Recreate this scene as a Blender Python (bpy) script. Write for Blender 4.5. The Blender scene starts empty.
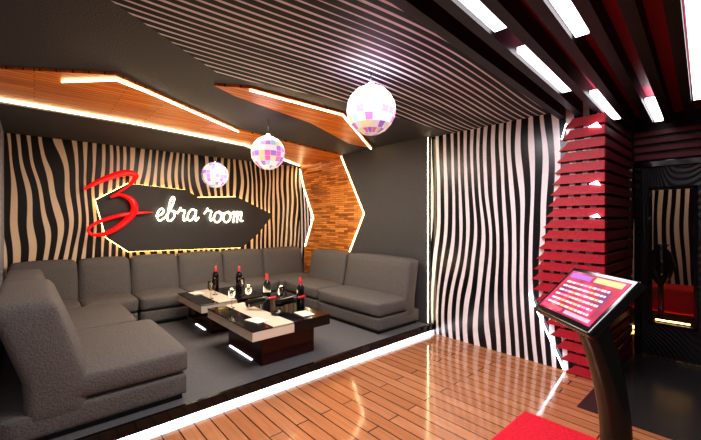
import bpy, bmesh, math, random
from mathutils import Vector, Matrix
random.seed(4)
S=bpy.context.scene
try:
    S.view_settings.view_transform='Standard'
    S.view_settings.look='Medium High Contrast'
except Exception: pass
C=bpy.context.collection

# ---------------------------------------------------------------- materials
def base(name):
    m=bpy.data.materials.new(name); m.use_nodes=True
    return m,m.node_tree,m.node_tree.nodes['Principled BSDF']
def mat(name,col,rough=.5,metal=0,em=None,es=0,bump=0,bscale=200,coat=0):
    m,nt,b=base(name)
    b.inputs['Base Color'].default_value=(*col,1); b.inputs['Roughness'].default_value=rough
    b.inputs['Metallic'].default_value=metal
    if coat: b.inputs['Coat Weight'].default_value=coat
    if em: 
        b.inputs['Emission Color'].default_value=(*em,1); b.inputs['Emission Strength'].default_value=es
    if bump:
        tc=nt.nodes.new('ShaderNodeTexCoord'); n=nt.nodes.new('ShaderNodeTexNoise'); n.inputs['Scale'].default_value=bscale
        n.inputs['Detail'].default_value=3
        nt.links.new(tc.outputs['Object'],n.inputs['Vector'])
        bu=nt.nodes.new('ShaderNodeBump'); bu.inputs['Strength'].default_value=bump; bu.inputs['Distance'].default_value=.01
        nt.links.new(n.outputs['Fac'],bu.inputs['Height']); nt.links.new(bu.outputs['Normal'],b.inputs['Normal'])
        mx=nt.nodes.new('ShaderNodeMix'); mx.data_type='RGBA'
        mx.inputs[6].default_value=(col[0]*.6,col[1]*.6,col[2]*.6,1); mx.inputs[7].default_value=(min(1,col[0]*1.45),min(1,col[1]*1.45),min(1,col[2]*1.45),1)
        nt.links.new(n.outputs['Fac'],mx.inputs[0]); nt.links.new(mx.outputs[2],b.inputs['Base Color'])
    return m
def math_n(nt,op,a,b=None):
    n=nt.nodes.new('ShaderNodeMath'); n.operation=op
    for i,v in enumerate((a,b)):
        if v is None: continue
        if isinstance(v,(int,float)): n.inputs[i].default_value=v
        else: nt.links.new(v,n.inputs[i])
    return n.outputs[0]
def noise(nt,tc,scale,detail=0,off=0):
    mp=nt.nodes.new('ShaderNodeMapping'); mp.inputs['Scale'].default_value=scale; mp.inputs['Location'].default_value=(off,off,off)
    nt.links.new(tc.outputs['Object'],mp.inputs[0])
    n=nt.nodes.new('ShaderNodeTexNoise'); n.inputs['Scale'].default_value=1; n.inputs['Detail'].default_value=detail
    nt.links.new(mp.outputs[0],n.inputs['Vector'])
    return math_n(nt,'SUBTRACT',n.outputs['Fac'],.5)
def stripes(name,axis,period,duty,c1,c2,amp=.05,ns=(1.5,1.5,.6),rough=.35,amp2=0,ns2=(4,4,1.4),vary=.6,nsv=(3,3,1),sharp=6):
    m,nt,b=base(name)
    tc=nt.nodes.new('ShaderNodeTexCoord'); sp=nt.nodes.new('ShaderNodeSeparateXYZ')
    nt.links.new(tc.outputs['Object'],sp.inputs[0])
    s=math_n(nt,'ADD',sp.outputs[axis],math_n(nt,'MULTIPLY',noise(nt,tc,ns),amp))
    if amp2: s=math_n(nt,'ADD',s,math_n(nt,'MULTIPLY',noise(nt,tc,ns2,0,5.3),amp2))
    w=math_n(nt,'SINE',math_n(nt,'MULTIPLY',s,2*math.pi/period))
    if vary: w=math_n(nt,'ADD',w,math_n(nt,'MULTIPLY',noise(nt,tc,nsv,0,11.7),vary*2))
    t=math_n(nt,'MULTIPLY',math_n(nt,'SUBTRACT',w,duty),sharp)
    cl=nt.nodes.new('ShaderNodeClamp'); nt.links.new(t,cl.inputs[0])
    mx=nt.nodes.new('ShaderNodeMix'); mx.data_type='RGBA'
    mx.inputs[6].default_value=(*c1,1); mx.inputs[7].default_value=(*c2,1)
    nt.links.new(cl.outputs[0],mx.inputs[0]); nt.links.new(mx.outputs[2],b.inputs['Base Color'])
    b.inputs['Roughness'].default_value=rough
    return m
def planks(name,c1,c2,cm,axes,w,h,rough=.2,mortar=.004,coat=0,gs=(2,30,1),ga=.7):
    """axes: object axes used as (along plank, across plank)"""
    m,nt,b=base(name)
    tc=nt.nodes.new('ShaderNodeTexCoord'); sp=nt.nodes.new('ShaderNodeSeparateXYZ'); nt.links.new(tc.outputs['Object'],sp.inputs[0])
    cb=nt.nodes.new('ShaderNodeCombineXYZ'); nt.links.new(sp.outputs[axes[0]],cb.inputs[0]); nt.links.new(sp.outputs[axes[1]],cb.inputs[1])
    br=nt.nodes.new('ShaderNodeTexBrick'); br.inputs['Scale'].default_value=1
    br.inputs['Brick Width'].default_value=w; br.inputs['Row Height'].default_value=h; br.inputs['Mortar Size'].default_value=mortar
    br.inputs['Color1'].default_value=(*c1,1); br.inputs['Color2'].default_value=(*c2,1); br.inputs['Mortar'].default_value=(*cm,1)
    br.offset=.37
    nt.links.new(cb.outputs[0],br.inputs['Vector'])
    mp2=nt.nodes.new('ShaderNodeMapping'); mp2.inputs['Scale'].default_value=gs; nt.links.new(cb.outputs[0],mp2.inputs[0])
    n=nt.nodes.new('ShaderNodeTexNoise'); n.inputs['Scale'].default_value=1.5; n.inputs['Detail'].default_value=4
    nt.links.new(mp2.outputs[0],n.inputs['Vector'])
    hs=nt.nodes.new('ShaderNodeHueSaturation'); nt.links.new(br.outputs['Color'],hs.inputs['Color'])
    nt.links.new(math_n(nt,'ADD',math_n(nt,'MULTIPLY',n.outputs['Fac'],ga),1-ga/2),hs.inputs['Value'])
    nt.links.new(hs.outputs[0],b.inputs['Base Color']); b.inputs['Roughness'].default_value=rough
    if coat: b.inputs['Coat Weight'].default_value=coat; b.inputs['Coat Roughness'].default_value=.08
    return m

M_fab=mat('sofa_fabric',(.122,.112,.104),.8,bump=.7,bscale=80)
M_carpet=mat('grey_carpet',(.115,.112,.115),.95,bump=.6,bscale=120)
M_ceil=mat('grey_ceiling_vinyl',(.045,.045,.049),.6,bump=.6,bscale=90)
M_wallgrey=mat('grey_wall_vinyl',(.075,.075,.075),.6,bump=.6,bscale=90)
M_signp=mat('sign_panel_vinyl',(.04,.037,.037),.5,bump=.4,bscale=120)
M_black=mat('black_lacquer',(.008,.008,.009),.12)
M_blackm=mat('black_matte',(.01,.01,.011),.5)
M_floor=planks('oak_parquet',(.5,.225,.11),(.4,.16,.07),(.06,.022,.01),(1,0),1.1,.11,.12,.005,.6)
M_woodc=planks('cherry_wood_ceiling',(.85,.27,.035),(.55,.14,.015),(.12,.03,.004),(0,1),.9,.06,.35,.003,gs=(1.5,24,1),ga=1.2)
M_woodw=planks('cherry_wood_wall',(.9,.36,.08),(.33,.095,.018),(.06,.02,.004),(1,2),.24,.035,.35,.002,gs=(3,40,1),ga=1.1)
M_zback=stripes('zebra_back',0,.105,.15,(.012,.009,.007),(.85,.66,.46),.32,(1.3,1.3,.75),amp2=.12,ns2=(2.8,2.8,1.6),vary=.7,nsv=(5,5,1.6))
M_zright=stripes('zebra_right',1,.105,.02,(.006,.005,.007),(.88,.83,.88),.3,(1.0,1.0,.6),amp2=.06,vary=.6,nsv=(3,6,1.3),rough=.25)
M_zleft=stripes('zebra_left',1,.16,0,(.02,.02,.025),(.75,.8,.95),.3,(1.6,1.6,.5))
M_zceil=stripes('striped_ceiling',1,.066,.5,(.01,.01,.012),(.7,.68,.72),.4,(.4,.6,.6),vary=.5,nsv=(.9,6,1),sharp=4,rough=.7)
M_led=mat('led_warm',(1,1,1),em=(1,.78,.46),es=13)
M_ledo=mat('led_amber',(1,1,1),em=(1,.58,.18),es=11)
M_ledw=mat('led_white',(1,1,1),em=(.86,.9,1),es=8)
M_ledc=mat('led_ceiling',(1,1,1),em=(.97,.95,1),es=5)
M_red=mat('red_velvet',(.42,.01,.03),.5,bump=.3,bscale=60)
M_dred=mat('dark_red_slat',(.13,.004,.014),.45)
M_cred=mat('ceiling_dark_red',(.45,.006,.05),.5)
M_rug=mat('red_rug',(.65,.008,.03),.9,bump=1,bscale=60)
M_signred=mat('sign_red',(.75,.008,.008),.25,em=(.9,.01,.01),es=.5)
M_neon=mat('neon_cream',(1,.95,.8),em=(1,.88,.62),es=5)
M_cream=mat('cream_lacquer',(.72,.62,.5),.15)
M_tred=mat('dark_red_lacquer',(.05,.006,.006),.12)
M_chrome=mat('chrome',(.8,.8,.8),.15,1)
M_bottle=mat('wine_bottle_glass',(.008,.008,.008),.06)
M_caps=mat('bottle_capsule',(.55,.012,.02),.3)
M_label=mat('bottle_label',(.75,.7,.6),.5)
M_stone=mat('dark_tile',(.03,.027,.028),.25)
def glassm():
    m,nt,b=base('clear_glass')
    tr=nt.nodes.new('ShaderNodeBsdfTransparent'); tr.inputs[0].default_value=(.93,.9,.86,1)
    gl=nt.nodes.new('ShaderNodeBsdfGlossy'); gl.inputs['Roughness'].default_value=.05
    lw=nt.nodes.new('ShaderNodeLayerWeight'); lw.inputs['Blend'].default_value=.25
    mx=nt.nodes.new('ShaderNodeMixShader'); nt.links.new(lw.outputs['Fresnel'],mx.inputs[0])
    nt.links.new(tr.outputs[0],mx.inputs[1]); nt.links.new(gl.outputs[0],mx.inputs[2])
    nt.links.new(mx.outputs[0],nt.nodes['Material Output'].inputs[0]); return m
M_glass=glassm()
def woodgrain():
    m,nt,b=base('black_carved_wood')
    tc=nt.nodes.new('ShaderNodeTexCoord')
    d=noise(nt,tc,(1,2.2,1.1)); sp=nt.nodes.new('ShaderNodeSeparateXYZ'); nt.links.new(tc.outputs['Object'],sp.inputs[0])
    w=math_n(nt,'SINE',math_n(nt,'MULTIPLY',math_n(nt,'ADD',sp.outputs[1],math_n(nt,'MULTIPLY',d,1.0)),2*math.pi/.045))
    bu=nt.nodes.new('ShaderNodeBump'); bu.inputs['Strength'].default_value=.35; bu.inputs['Distance'].default_value=.005
    nt.links.new(w,bu.inputs['Height']); nt.links.new(bu.outputs['Normal'],b.inputs['Normal'])
    b.inputs['Base Color'].default_value=(.01,.009,.012,1); b.inputs['Roughness'].default_value=.35
    return m
M_dwood=woodgrain()

# ---------------------------------------------------------------- mesh helpers
def obj(name,bm,mats,parent=None,smooth=False):
    me=bpy.data.meshes.new(name); bm.to_mesh(me); bm.free()
    for m in (mats if isinstance(mats,(list,tuple)) else [mats]): me.materials.append(m)
    if smooth:
        for p in me.polygons: p.use_smooth=True
    o=bpy.data.objects.new(name,me); C.objects.link(o)
    if parent: o.parent=parent
    return o
def empty(name,loc=(0,0,0),rz=0):
    e=bpy.data.objects.new(name,None); e.location=loc; e.rotation_euler=(0,0,rz); e.empty_display_size=.1
    C.objects.link(e); return e
def add_box(bm,a,b,bev=0,seg=2,mi=0):
    r=bmesh.ops.create_cube(bm,size=1)
    vs=r['verts']
    for v in vs:
        v.co=Vector([(a[i]+b[i])/2+v.co[i]*(b[i]-a[i]) for i in range(3)])
    fs=list({f for v in vs for f in v.link_faces})
    for f in fs: f.material_index=mi
    if bev:
        es=list({e for v in vs for e in v.link_edges})
        bmesh.ops.bevel(bm,geom=es,offset=bev,segments=seg,affect='EDGES',profile=.5,clamp_overlap=True)
def box(name,a,b,m,parent=None,bev=0,seg=2):
    bm=bmesh.new(); add_box(bm,a,b,bev,seg); return obj(name,bm,m,parent,smooth=False)
def prism(name,pts,axis,lo,hi,m,parent=None):
    bm=bmesh.new()
    def P(p,t):
        if axis=='z': return (p[0],p[1],t)
        if axis=='y': return (p[0],t,p[1])
        return (t,p[0],p[1])
    A=[bm.verts.new(P(p,lo)) for p in pts]; B=[bm.verts.new(P(p,hi)) for p in pts]
    bm.faces.new(A); bm.faces.new(B[::-1])
    n=len(pts)
    for i in range(n): bm.faces.new((A[i],B[i],B[(i+1)%n],A[(i+1)%n]))
    bmesh.ops.recalc_face_normals(bm,faces=bm.faces)
    return obj(name,bm,m,parent)
def strip(name,pts,w,m,parent=None):
    cu=bpy.data.curves.new(name,'CURVE'); cu.dimensions='3D'; sp=cu.splines.new('POLY'); sp.points.add(len(pts)-1)
    for i,p in enumerate(pts): sp.points[i].co=(*p,1)
    cu.bevel_depth=w; cu.bevel_resolution=1; cu.use_fill_caps=True; cu.materials.append(m)
    o=bpy.data.objects.new(name,cu); C.objects.link(o)
    if parent: o.parent=parent
    return o
def lathe(bm,prof,origin=(0,0,0),seg=20,mis=None,M=None):
    rings=[]
    for r,z in prof:
        ring=[]
        for i in range(seg):
            a=2*math.pi*i/seg
            v=Vector((r*math.cos(a),r*math.sin(a),z))
            if M: v=M@v
            ring.append(bm.verts.new(v+Vector(origin)))
        rings.append(ring)
    for k in range(len(rings)-1):
        for i in range(seg):
            f=bm.faces.new((rings[k][i],rings[k][(i+1)%seg],rings[k+1][(i+1)%seg],rings[k+1][i])); f.smooth=True
            if mis: f.material_index=mis[k]
    if prof[0][0]>1e-4: bm.faces.new(rings[0][::-1])
    if prof[-1][0]>1e-4: bm.faces.new(rings[-1])

# ---------------------------------------------------------------- shell
ZC=2.6; XR=3.95; XL=-.27; YB=5.95; YF=2.8; PZ=.13
box('floor',(-1.6,-1.6,-.1),(XR+.0,YF+.1,0),M_floor)
box('floor_tile',(3.25,-1.6,-.1),(5.1,.92,.004),M_stone)
p=empty('platform')
box('platform_deck',(XL+.002,YF,.05),(XR-.002,YB-.002,PZ),M_carpet,p)
box('platform_fascia',(XL+.002,YF-.03,.05),(XR-.002,YF,PZ),M_black,p)
box('platform_plinth',(XL+.002,YF+.05,0.001),(XR-.002,YB-.002,.05),M_blackm,p)
box('platform_led',(XL+.002,YF-.0,.006),(XR-.02,YF+.05,.04),M_ledw,p)
box('wall_back',(XL-.1,YB,0),(XR+.1,YB+.1,ZC+.2),M_zback)
box('wall_left',(XL-.1,YF-.6,0),(XL,YB,ZC+.2),M_zleft)
box('wall_entry_left',(-1.7,-1.6,0),(-1.6,YF-.5,ZC+.2),M_wallgrey)
box('wall_return',(-1.6,YF-.6,0),(XL-.1,YF-.5,ZC+.2),M_wallgrey)
box('wall_front',(-1.7,-1.7,0),(6.7,-1.6,ZC+.2),M_wallgrey)
box('wall_right',(XR,.94,0),(XR+.1,YB+.1,ZC+.2),M_zright)
box('wall_recess',(XR+.1,.94,0),(5.2,1.04,ZC+.2),M_blackm)
box('ceiling',(-1.7,-1.7,ZC+.1),(6.8,YB+.1,ZC+.2),M_blackm)
SL=.06   # skew of the beamed zone
def yb(x,y=1.12): return y+SL*(x-1.4)
prism('ceiling_grey',[(XL,YB),(XL,YF-.6),(.2,2.06),(1.05,2.66),(2.1,2.5),(XR,2.5),(XR,YB)],'z',ZC,ZC+.1,M_ceil)
prism('ceiling_striped',[(-1.6,yb(-1.6)),(XR,yb(XR)),(XR,2.5),(2.1,2.5),(1.05,2.66),(.2,2.06),(XL,YF-.6),(-1.6,YF-.6)],'z',ZC-.004,ZC+.1,M_zceil)
box('ceiling_red',(-1.6,-1.6,ZC+.05),(5.1,1.3,ZC+.1),M_cred)
wood1=[(XL,3.62),(.45,3.14),(1.86,4.1),(XR-.02,4.55),(XR-.02,YB-.02),(2.2,4.75),(XL,4.45)]
prism('ceiling_wood_inlay',wood1,'z',ZC-.02,ZC+.02,M_woodc)
wood2=[(1.08,2.86),(1.33,2.72),(2.35,2.74),(3.85,3.8),(3.3,3.75),(2.3,3.25),(1.3,2.98)]
prism('ceiling_wood_wedge',wood2,'z',ZC-.02,ZC+.02,M_woodc)
zl=ZC-.03
lt=empty('ceiling_led_strips')
strip('led_a',[(XL+.02,4.45,zl),(.785,4.52,zl),(1.6,4.67,zl),(2.25,4.79,zl),(XR-.05,YB-.06,zl)],.008,M_led,lt)
strip('led_b',[(.16,3.54,zl),(.47,3.22,zl),(.72,3.36,zl),(1.85,4.12,zl)],.006,M_led,lt)
strip('led_c',[(1.33,2.74,zl),(2.35,2.76,zl),(3.8,3.8,zl)],.006,M_led,lt)
prism('ceiling_soffit',[(XL,4.47),(.785,4.55),(1.6,4.7),(2.25,4.82),(XR-.06,YB-.03),(XL,YB)],'z',ZC-.05,ZC+.0,M_ceil)

XC=XR-.08
prism('wall_cladding_right',[(YF+.02,PZ+.001),(YF+.02,ZC),(4.56,ZC-.0),(4.0,1.6),(4.35,.95),(4.35,PZ+.001)],'x',XC,XR-.001,M_wallgrey)
prism('wall_wood_arrow',[(4.58,ZC),(4.02,1.6),(4.37,.9),(4.37,.4),(5.75,.4),(5.75,1.0),(5.45,1.55),(5.75,2.1),(5.9,ZC)],'x',XR-.03,XR-.001,M_woodw)
ws=empty('led_trim_strips')
xx=XC-.005
strip('led_d',[(xx+.01,4.585,ZC-.03),(xx+.01,4.03,1.6),(xx+.01,4.38,.97)],.008,M_led,ws)
strip('led_e',[(XR-.035,5.9,ZC-.1),(XR-.035,5.75,2.1),(XR-.035,5.45,1.55),(XR-.035,5.72,1.0)],.010,M_led,ws)
strip('led_f',[(XC-.0,YF+.01,ZC-.02),(XC,YF+.01,PZ+.02)],.006,M_led,ws)

# ---------------------------------------------------------------- beamed ceiling (slightly skewed slats)
RZ=math.atan(SL)
def rotz(o): o.location=(1.4,0,0); o.rotation_euler=(0,0,RZ)
b=empty('ceiling_beams')
y=1.12
bm=bmesh.new(); ys=[]
while y>-1.35:
    add_box(bm,(-2.8,y-.06,ZC-.085),(3.6,y,ZC+.04)); ys.append(y); y-=.15
o=obj('beams',bm,M_blackm,b); rotz(o)
lp=empty('ceiling_light_panels')
k=0
for (x0,x1,row) in [(-.4,.54,2),(.87,1.85,2),(2.05,3.1,3),(-.4,.92,4),(2.6,3.5,5),(.2,2.85,7),(-1.6,-.3,6),(-2.2,-1.0,3),(-.6,.6,9),(1.2,2.6,11)]:
    g=ys[row]+.045
    o=box('light_panel_%d'%k,(x0,g-.032,ZC-.07),(x1,g+.032,ZC-.04),M_ledc,lp); rotz(o); k+=1

# ---------------------------------------------------------------- red slat wedge
prof=[(0,1.13),(.7,1.44),(.9,1.48),(1.7,1.31),(2.45,1.17),(2.6,1.15)]
def yl(z):
    for (z0,y0),(z1,y1) in zip(prof,prof[1:]):
        if z0<=z<=z1: return y0+(y1-y0)*(z-z0)/(z1-z0)
    return prof[-1][1]
rs=empty('red_slat_cladding')
n=23; ztop=ZC-.1; pitch=ztop/n
bm=bmesh.new(); bm2=bmesh.new()
for i in range(n):
    z=i*pitch+.005
    yy=yl(z+.05)
    pts=[(.875,z+.004),(yy+.05,z+.004),(yy-.01,z+pitch*.5),(yy-.03,z+pitch-.022),(.875,z+pitch-.022)]
    A=[bm.verts.new((XR-.002,a,c)) for a,c in pts]
    B=[bm.verts.new((XR-.07 if j in(0,4) else XR-.045,a,c)) for j,(a,c) in enumerate(pts)]
    bm.faces.new(A); bm.faces.new(B[::-1])
    for j in range(5): bm.faces.new((A[j],B[j],B[(j+1)%5],A[(j+1)%5]))
    add_box(bm2,(XR+.004,.875,z+.008),(5.06,.935,z+pitch-.022),.006,1)
bmesh.ops.recalc_face_normals(bm,faces=bm.faces)
obj('slats',bm,M_red,rs)
rc=empty('dark_red_slat_cladding'); obj('slats',bm2,M_dred,rc)
strip('wedge_led',[(XR-.03,1.55,.72),(XR-.03,1.22,.02)],.008,M_ledw,rs)
strip('wedge_led_top',[(XR-.03,1.2,2.45),(XR-.03,1.24,2.3)],.006,M_ledw,rs)
for i,(ya,za,s) in enumerate([(.93,2.33,1),(.93,1.8,.9),(.93,1.5,.8)]):
    prism('led_shard_%d'%i,[(ya-.03*s,za+.02),(ya+.07*s,za+.04*s),(ya-.0,za+.07*s)],'x',XR-.085,XR-.072,M_ledw,rs)

# ---------------------------------------------------------------- door wall
XD=5.1
bm=bmesh.new()
for (a,c) in [((XD,.92,0),(XD+.1,1.0,ZC+.1)),((XD,-1.6,0),(XD+.1,-.25,ZC+.1)),((XD,-.25,2.15),(XD+.1,.92,ZC+.1))]:
    add_box(bm,a,c)
obj('wall_door_side',bm,M_blackm)
sl=empty('dark_red_wall_slats')
bm=bmesh.new()
for i in range(4): add_box(bm,(XD-.035,-1.5,2.16+i*.088),(XD-.001,.865,2.16+i*.088+.06),.005,1)
for i in range(24): add_box(bm,(XD-.035,-1.5,.02+i*.088),(XD-.001,-.27,.02+i*.088+.06),.005,1)
obj('slats',bm,M_dred,sl)
d=empty('door_1')
bm=bmesh.new()
add_box(bm,(XD-.03,.8,0.005),(XD+.06,.865,2.15),.008); add_box(bm,(XD-.03,-.24,0.005),(XD+.06,-.17,2.15),.008); add_box(bm,(XD-.03,-.24,2.08),(XD+.06,.865,2.15),.008)
obj('door_frame',bm,M_black,d)
bm=bmesh.new()
add_box(bm,(XD,.72,0.01),(XD+.05,.8,2.08)); add_box(bm,(XD,-.17,.01),(XD+.05,.37,2.08))
add_box(bm,(XD,.37,1.83),(XD+.05,.72,2.08)); add_box(bm,(XD,.37,.01),(XD+.05,.72,.38))
obj('door_leaf',bm,M_dwood,d)
bm=bmesh.new()
for a,c in [((XD-.02,.71,.36),(XD,.74,1.86)),((XD-.02,.35,.36),(XD,.38,1.86)),((XD-.02,.35,1.83),(XD,.74,1.86)),((XD-.02,.35,.35),(XD,.74,.38))]: add_box(bm,a,c,.003,1)
obj('door_window_trim',bm,M_black,d)
box('door_glass',(XD+.02,.37,.38),(XD+.026,.72,1.83),M_glass,d)
strip('door_window_led',[(XD+.04,.41,.4),(XD+.04,.69,.4)],.008,M_ledo,d)
bm=bmesh.new(); lathe(bm,[(.012,0),(.012,.35)],(XD-.05,.28,.85),12); obj('door_handle',bm,M_chrome,d)
box('wall_corridor_back',(7.0,-1.6,0),(7.1,2.2,ZC+.1),M_zright)
box('wall_corridor_left',(XD+.1,1.9,0),(7.0,2.0,ZC+.1),M_dred)
box('wall_corridor_right',(XD+.1,-1.6,0),(7.0,-1.5,ZC+.1),M_dred)
box('floor_corridor',(XD+.1,-1.5,-.1),(7.0,1.9,0),M_floor)
cb=empty('corridor_bench')
box('bench_seat',(6.1,-.4,.3),(6.6,1.3,.62),M_rug,cb,.03); box('bench_base',(6.15,-.35,0),(6.55,1.25,.3),M_blackm,cb)
box('bench_led',(6.12,-.35,.02),(6.15,1.25,.05),M_ledo,cb)
bm=bmesh.new(); lathe(bm,[(.0,0.0),(.14,0.0),(.14,.03),(.03,.08),(.03,.7),(.09,.78),(.14,.95),(.1,1.1),(.05,1.16),(.08,1.2),(0,1.2)],(5.75,.72,0.001),20); obj('corridor_pedestal_vase',bm,M_black)

# ---------------------------------------------------------------- sofas
def cushion(bm,a,b,bev,bulge=.02,nseg=6):
    r=bmesh.ops.create_cube(bm,size=1); vs=r['verts']
    for v in vs: v.co=Vector([(a[i]+b[i])/2+v.co[i]*(b[i]-a[i]) for i in range(3)])
    es=list({e for v in vs for e in v.link_edges})
    before=set(bm.verts)-set(vs)
    bmesh.ops.subdivide_edges(bm,edges=es,cuts=nseg,use_grid_fill=True)
    nv=[v for v in bm.verts if v not in before]
    c=Vector([(a[i]+b[i])/2 for i in range(3)]); h=Vector([(b[i]-a[i])/2 for i in range(3)])
    for v in nv:
        q=Vector([(v.co[i]-c[i])/h[i] for i in range(3)])
        inner=Vector([max(-h[i]+bev,min(h[i]-bev,v.co[i]-c[i])) for i in range(3)])
        dlt=(v.co-c)-inner
        if dlt.length>1e-6: dlt=dlt.normalized()*bev
        v.co=c+inner+dlt
        f=[1-abs(q[i])**2 for i in range(3)]
        for i in range(3):
            if abs(q[i])>.98:
                j,k2=[t for t in range(3) if t!=i]
                v.co[i]+=math.copysign(bulge*f[j]*f[k2],q[i])
    return nv
def module(name,parent,loc,rz,w,D=.8,hb=.85,bt=.22,lean=.10):
    e=empty(name,loc,rz)
    if parent: e.parent=parent
    g=.008
    bm=bmesh.new(); add_box(bm,(.04,.04,0.001),(w-.04,D-.05,.05)); obj('plinth',bm,M_blackm,e)
    bm=bmesh.new(); cushion(bm,(g,.01,.035),(w-g,D-.02,.2),.025,.004,8); obj('base_frame',bm,M_fab,e,True)
    bm=bmesh.new(); cushion(bm,(g,0,.205),(w-g,D-bt*.6,.38),.035,.02,12); obj('seat_cushion',bm,M_fab,e,True)
    bm=bmesh.new(); nv=cushion(bm,(g,D-bt,.1),(w-g,D,hb),.05,.02,nseg=14)
    for v in nv:
        t=max(0,(v.co.z-.37)/(hb-.37))
        v.co.y+= -lean*(1-t)
        if v.co.y>D-.001: v.co.y=D-.001
    obj('back_cushion',bm,M_fab,e,True)
    return e
H=math.pi/2
sofa=empty('sectional_sofa')
xpos=[XL+.04,.42,1.0,1.62,2.3,3.02,3.84]
for i in range(6):
    module('back_run_%d'%i,sofa,(xpos[i],5.13,PZ),0,xpos[i+1]-xpos[i]-.004,.8)
def left(name,par,y0,w,Xf,D,**k): return module(name,par,(Xf,y0,PZ),H,w,D,**k)
left('left_run',sofa,4.1,1.02,.78,1.0,bt=.28)
def right(name,par,y1,w,Xf,D,**k): return module(name,par,(Xf,y1,PZ),-H,w,D,**k)
right('right_run',sofa,5.12,.92,3.08,.78)
left('armless_lounge_chair',None,2.86,1.2,.89,1.1,bt=.32,hb=.87,lean=.16)
right('armless_lounge_chair',None,4.15,1.24,3.04,.81)

# ---------------------------------------------------------------- tables
def table(y0,y1):
    t=empty('coffee_table')
    x0,x1=1.42,2.27
    zt=.53
    box('table_apron',(x0,y0,zt-.1),(x1,y1,zt-.012),M_cream,t,.004,1)
    bm=bmesh.new(); add_box(bm,(x0-.005,y0-.005,zt-.012),(x1+.005,y1+.005,zt),.003,1)
    obj('table_top_glass',bm,M_black,t)
    box('table_top_runner',(x0+.2,y0-.006,zt-.008),(x0+.42,y1+.006,zt+.002),M_cream,t)
    box('table_end_panel',(x1-.42,y0-.006,zt-.1),(x1+.006,y1+.006,zt-.01),M_black,t)
    box('table_base',(x0+.17,y0+.15,PZ+.001),(x1-.08,y1-.15,zt-.1),M_tred,t,.006,1)
    box('table_base_led',(x0+.16,y0+.35,PZ+.004),(x0+.17,y1-.2,PZ+.010),M_ledw,t)
table(2.88,3.95); table(4.15,5.03)
TZ=.533
BP=[(0,0),(.036,0),(.038,.01),(.038,.19),(.034,.215),(.016,.245),(.014,.25),(.0145,.315),(.0,.315)]
def bottle(x,y,M=None,z=TZ,label=True):
    BM=[0,0,2 if label else 0,0,0,1,1,1]
    bm=bmesh.new(); lathe(bm,[(r*1.1,h*1.05) for r,h in BP],(x,y,z),18,BM,M); return obj('wine_bottle',bm,[M_bottle,M_caps,M_label])
for (x,y) in [(2.2,3.3),(2.06,3.8),(2.11,4.68),(1.87,4.9)]: bottle(x,y,label=False)
for (x,y,a) in [(1.72,3.62,-.8),(1.98,3.45,-.75)]:
    M=Matrix.Rotation(a,3,'Z')@Matrix.Rotation(math.radians(76),3,'Y')
    bottle(x,y,M,TZ+.055,False)
    cr=empty('bottle_cradle')
    dr=Matrix.Rotation(a,3,'Z')@Vector((1,0,0)); sd=Vector((-dr.y,dr.x,0))
    for k,t in enumerate([.04,.17]):
        c=Vector((x,y,TZ))+dr*t
        strip('cradle_%d'%k,[c-sd*.047+Vector((0,0,.07)),c-sd*.03+Vector((0,0,.004)),c+sd*.03+Vector((0,0,.004)),c+sd*.047+Vector((0,0,.07))],.003,M_chrome,cr)
def glass(x,y):
    bm=bmesh.new()
    lathe(bm,[(0,0),(.032,.001),(.032,.004),(.004,.008),(.0035,.09),(.02,.105),(.036,.14),(.034,.19),(.030,.215),(.028,.215),(.032,.185),(.033,.14),(.018,.11),(0,.102)],(x,y,TZ),20)
    obj('wine_glass',bm,M_glass)
for (x,y) in [(1.62,3.78),(1.85,3.85),(2.1,3.55),(1.62,4.4),(1.75,4.6),(2.0,4.35)]: glass(x,y)
for (x,y,a) in [(1.6,3.15,.2),(2.08,3.05,-.1),(1.6,4.85,.1)]:
    bm=bmesh.new(); add_box(bm,(-.07,-.1,0),(.07,.1,.006),.002,1); o=obj('menu_booklet',bm,M_label); o.location=(x,y,TZ); o.rotation_euler=(0,0,a)
bm=bmesh.new(); lathe(bm,[(0,0),(.06,0),(.065,.03),(.055,.03),(.05,.01),(0,.01)],(1.86,3.22,TZ),20); obj('ashtray',bm,M_bottle)

# ---------------------------------------------------------------- mirror balls
def tile(n,c,e): return mat(n,c,.25,em=c,es=e)  # glow put into the tile colour; mirror balls are not lamps
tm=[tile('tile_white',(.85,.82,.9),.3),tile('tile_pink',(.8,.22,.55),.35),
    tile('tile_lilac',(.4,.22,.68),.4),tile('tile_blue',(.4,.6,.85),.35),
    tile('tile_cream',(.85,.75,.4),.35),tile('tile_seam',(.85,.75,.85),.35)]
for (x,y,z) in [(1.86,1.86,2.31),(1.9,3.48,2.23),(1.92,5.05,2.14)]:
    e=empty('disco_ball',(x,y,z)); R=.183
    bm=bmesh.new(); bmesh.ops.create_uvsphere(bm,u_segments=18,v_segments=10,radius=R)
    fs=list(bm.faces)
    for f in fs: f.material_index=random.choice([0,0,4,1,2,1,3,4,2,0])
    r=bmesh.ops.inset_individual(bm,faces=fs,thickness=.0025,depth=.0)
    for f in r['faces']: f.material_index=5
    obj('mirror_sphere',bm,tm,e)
    strip('cord',[(0,0,R-.01),(0,0,ZC-z)],.004,M_blackm,e)
    bm=bmesh.new(); lathe(bm,[(0,R+.02),(.02,R+.02),(.025,R-.01),(0,R-.012)],(0,0,0),14); obj('cap',bm,M_chrome,e)

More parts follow.
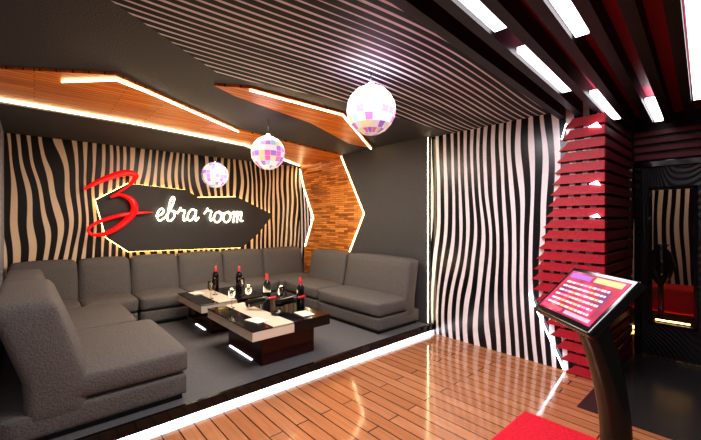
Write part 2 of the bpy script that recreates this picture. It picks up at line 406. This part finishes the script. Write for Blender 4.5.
# ---------------------------------------------------------------- sign
sg=empty('neon_sign')
pp=[(.62,1.77),(1.0,2.02),(1.78,1.97),(1.95,1.86),(2.6,1.9),(3.3,1.6),(3.0,1.25),(2.7,1.02),(1.0,1.05),(.74,1.26)]
prism('sign_panel',pp,'y',YB-.09,YB-.05,M_signp,sg)
pe=[(x,YB-.028,z) for x,z in pp]; pe.append(pe[0])
strip('sign_backlight',pe,.008,M_ledo,sg)
def catmull(P,n=8):
    out=[]
    Q=[P[0]]+list(P)+[P[-1]]
    for i in range(1,len(Q)-2):
        p0,p1,p2,p3=[Vector(q) for q in Q[i-1:i+3]]
        for k in range(n):
            t=k/n
            out.append(.5*((2*p1)+(p2-p0)*t+(2*p0-5*p1+4*p2-p3)*t*t+(-p0+3*p1-3*p2+p3)*t**3))
    out.append(Vector(P[-1])); return out
L={'e':([(0,.4),(.4,.5),(.55,.8),(.38,1.0),(.15,.75),(.12,.3),(.35,0),(.7,.25)],.75),
'b':([(0,.3),(.35,1.1),(.5,1.8),(.36,2.0),(.2,1.6),(.15,.5),(.2,.05),(.45,0),(.68,.35),(.6,.8),(.42,.8),(.85,.72)],.85),
'r':([(0,.6),(.2,.95),(.24,1.1),(.32,.88),(.6,.86),(.55,.3),(.66,0),(.85,.2)],.85),
'a':([(.65,.85),(.35,1),(.08,.6),(.12,.1),(.4,.05),(.65,.5),(.7,.9),(.68,.3),(.8,0),(1.0,.3)],.97),
'o':([(.45,1),(.12,.8),(.08,.25),(.38,0),(.68,.3),(.68,.8),(.45,1),(.55,.82),(.9,.85)],.87),
'm':([(0,.85),(.14,1),(.18,.6),(.17,0),(.22,.6),(.42,1),(.53,.8),(.52,0),(.57,.6),(.77,1),(.9,.8),(.88,.15),(1.12,.15)],1.12)}
x=0; sc=.18; X0,Z0=1.33,1.49; k=0
for ch in 'ebra room':
    if ch==' ': x+=.45; continue
    pts,adv=L[ch]
    q=[(X0+(x+a+.12*b)*sc,YB-.125,Z0+b*sc-(.03 if x>4 else 0)) for a,b in pts]
    strip('letter_%s_%d'%(ch,k),catmull(q),.0115,M_neon,sg); k+=1
    x+=adv
zp=[(-.06,1.0,.02),(.1,1.12,.05),(.4,1.3,.07),(.72,1.42,.075),(.9,1.35,.06),(.72,1.1,.03),(.42,.86,.02),(.6,.92,.04),(.82,.8,.07),(.86,.55,.08),(.62,.25,.07),(.3,.05,.05),(.06,.06,.035),(.06,.22,.03),(.4,.4,.045),(.8,.5,.045),(1.25,.54,.015)]
cu=bpy.data.curves.new('letter_z','CURVE'); cu.dimensions='3D'
sm=catmull([(.52+a*.62,c,1.28+b_*.62) for a,b_,c in zp]); sp=cu.splines.new('POLY'); sp.points.add(len(sm)-1)
for i,v in enumerate(sm):
    sp.points[i].co=(v.x,YB-.16,v.z,1); sp.points[i].radius=v.y/.045
cu.bevel_depth=.026; cu.bevel_resolution=3; cu.use_fill_caps=True; cu.materials.append(M_signred)
o=bpy.data.objects.new('letter_z',cu); C.objects.link(o); o.parent=sg

# ---------------------------------------------------------------- kiosk
kk=empty('touchscreen_kiosk')
W=Vector((-.667,-.745,0)); U=Vector((.527,-.472,.707)); N=Vector((-.527,.472,.707))
O=Vector((1.57,.515,1.1))
KM=Matrix(((W.x,U.x,N.x,O.x),(W.y,U.y,N.y,O.y),(W.z,U.z,N.z,O.z),(0,0,0,1)))
scr=empty('screen_head'); scr.matrix_world=KM; scr.parent=kk
hw=.188; hh=.265
box('monitor_housing',(-hw,0,-.035),(hw,hh,0),M_black,scr,.008,3)
def disp():
    m,nt,b=base('screen_display')
    tc=nt.nodes.new('ShaderNodeTexCoord')
    n=nt.nodes.new('ShaderNodeTexNoise'); n.inputs['Scale'].default_value=10; n.inputs['Detail'].default_value=2
    nt.links.new(tc.outputs['Object'],n.inputs['Vector'])
    cr=nt.nodes.new('ShaderNodeValToRGB'); cr.color_ramp.elements[0].position=.3; cr.color_ramp.elements[0].color=(.1,.01,.2,1)
    cr.color_ramp.elements[1].position=.72; cr.color_ramp.elements[1].color=(1,.4,.08,1)
    e2=cr.color_ramp.elements.new(.46); e2.color=(.6,.003,.04,1)
    e3=cr.color_ramp.elements.new(.6); e3.color=(.85,.03,.25,1)
    nt.links.new(n.outputs['Fac'],cr.inputs[0]); nt.links.new(cr.outputs[0],b.inputs['Emission Color']); b.inputs['Emission Strength'].default_value=1.0
    b.inputs['Base Color'].default_value=(.005,.005,.005,1); b.inputs['Roughness'].default_value=.5; b.inputs['Specular IOR Level'].default_value=.15
    return m
box('display',(-hw+.022,.028,0),(hw-.022,hh-.022,.0015),disp(),scr)
tiles=[mat('icon_%d'%i,(c[0]*.2,c[1]*.2,c[2]*.2),.6,em=c,es=.9) for i,c in enumerate([(1,.4,.55),(1,.6,.2),(1,.88,.88),(.35,.08,.8),(.9,.05,.1)])]
bm=bmesh.new()
for r in range(6):
    xq=-.14; yy0=.062+r*.0235
    while xq<.12:
        wq=random.uniform(.008,.03)
        add_box(bm,(xq,yy0,.0015),(xq+wq,yy0+.009,.0022),mi=random.choice([2,2,2,0,1])); xq+=wq+.006
add_box(bm,(-.15,.208,.0015),(-.02,.232,.0022),mi=3); add_box(bm,(.0,.21,.0015),(.15,.235,.0022),mi=1); add_box(bm,(-.15,.036,.0015),(-.02,.052,.0022),mi=4); add_box(bm,(.0,.036,.0015),(.15,.052,.0022),mi=0)
obj('menu_list',bm,tiles,scr)
bm=bmesh.new()
path=[(.06,1.15,.06),(.05,1.08,.10),(.085,.98,.10),(.12,.84,.09),(.145,.66,.085),(.14,.45,.09),(.1,.2,.1),(.05,.035,.12)]
cpath=catmull([(a,b,c) for a,b,c in path],6)
Dv=Vector((.745,-.667,0)); Wd=Vector((-.667,-.745,0)); base0=Vector((1.62,.45,0))
rings=[]
for v in cpath:
    c=base0+Dv*v.x; c.z=v.y; hw2=.05; hd=v.z/2
    ring=[]
    for a in range(16):
        t=2*math.pi*a/16; ca,sa=math.cos(t),math.sin(t)
        px=math.copysign(abs(ca)**.5,ca)*hw2; py=math.copysign(abs(sa)**.5,sa)*hd
        ring.append(bm.verts.new(c+Wd*px+Dv*py))
    rings.append(ring)
for A,B in zip(rings,rings[1:]):
    for i in range(16): bm.faces.new((A[i],A[(i+1)%16],B[(i+1)%16],B[i]))
bm.faces.new(rings[0]); bm.faces.new(rings[-1][::-1])
bmesh.ops.recalc_face_normals(bm,faces=bm.faces)
obj('pedestal',bm,M_black,kk,True)
bm=bmesh.new(); lathe(bm,[(0,.022),(.2,.022),(.2,.034),(.19,.04),(0,.04)],(1.66,.42,0),32); obj('base_plate',bm,M_black,kk)

o=box('red_rug',(0,0,0),(1.9,1.4,.02),M_rug,None,.008,2); o.location=(.95,-.24,0.0)

# ---------------------------------------------------------------- lights
def area(name,loc,size,power,col,rot=(0,0,0),sy=None):
    l=bpy.data.lights.new(name,'AREA'); l.size=size; l.energy=power; l.color=col
    if sy: l.shape='RECTANGLE'; l.size_y=sy
    o=bpy.data.objects.new(name,l); o.location=loc; o.rotation_euler=rot; C.objects.link(o); return o
area('niche_fill',(1.9,4.0,2.52),1.6,60,(1,.88,.74),sy=1.2)  # added warm fill under the lounge ceiling, no fixture there
area('room_fill',(1.9,1.6,2.55),2.0,68,(1,.95,.97),sy=.8)  # added fill over the main room, not a ceiling fitting
area('entry_fill',(0,-.9,2.4),1.2,36,(1,.95,.95))  # added fill behind the camera, unseen source
area('niche_up_fill',(1.8,3.9,.65),.7,24,(1,.78,.5),(math.pi,0,0))  # added warm fill aimed up at the ceiling, no lamp on the table
area('corridor_fill',(6.1,.4,2.5),.8,7,(1,.7,.45))  # added dim warm fill so the corridor shows through the glass
w=bpy.data.worlds.new('world'); S.world=w; w.use_nodes=True
w.node_tree.nodes['Background'].inputs[0].default_value=(.5,.5,.55,1); w.node_tree.nodes['Background'].inputs[1].default_value=.3

# ---------------------------------------------------------------- camera
cd=bpy.data.cameras.new('camera'); cd.sensor_width=36; cd.lens=355/701*36; cd.clip_start=.02
co=bpy.data.objects.new('camera',cd); co.location=(0,0,1.5); co.rotation_euler=(math.radians(90),0,math.radians(-41.7)); C.objects.link(co)
S.camera=co
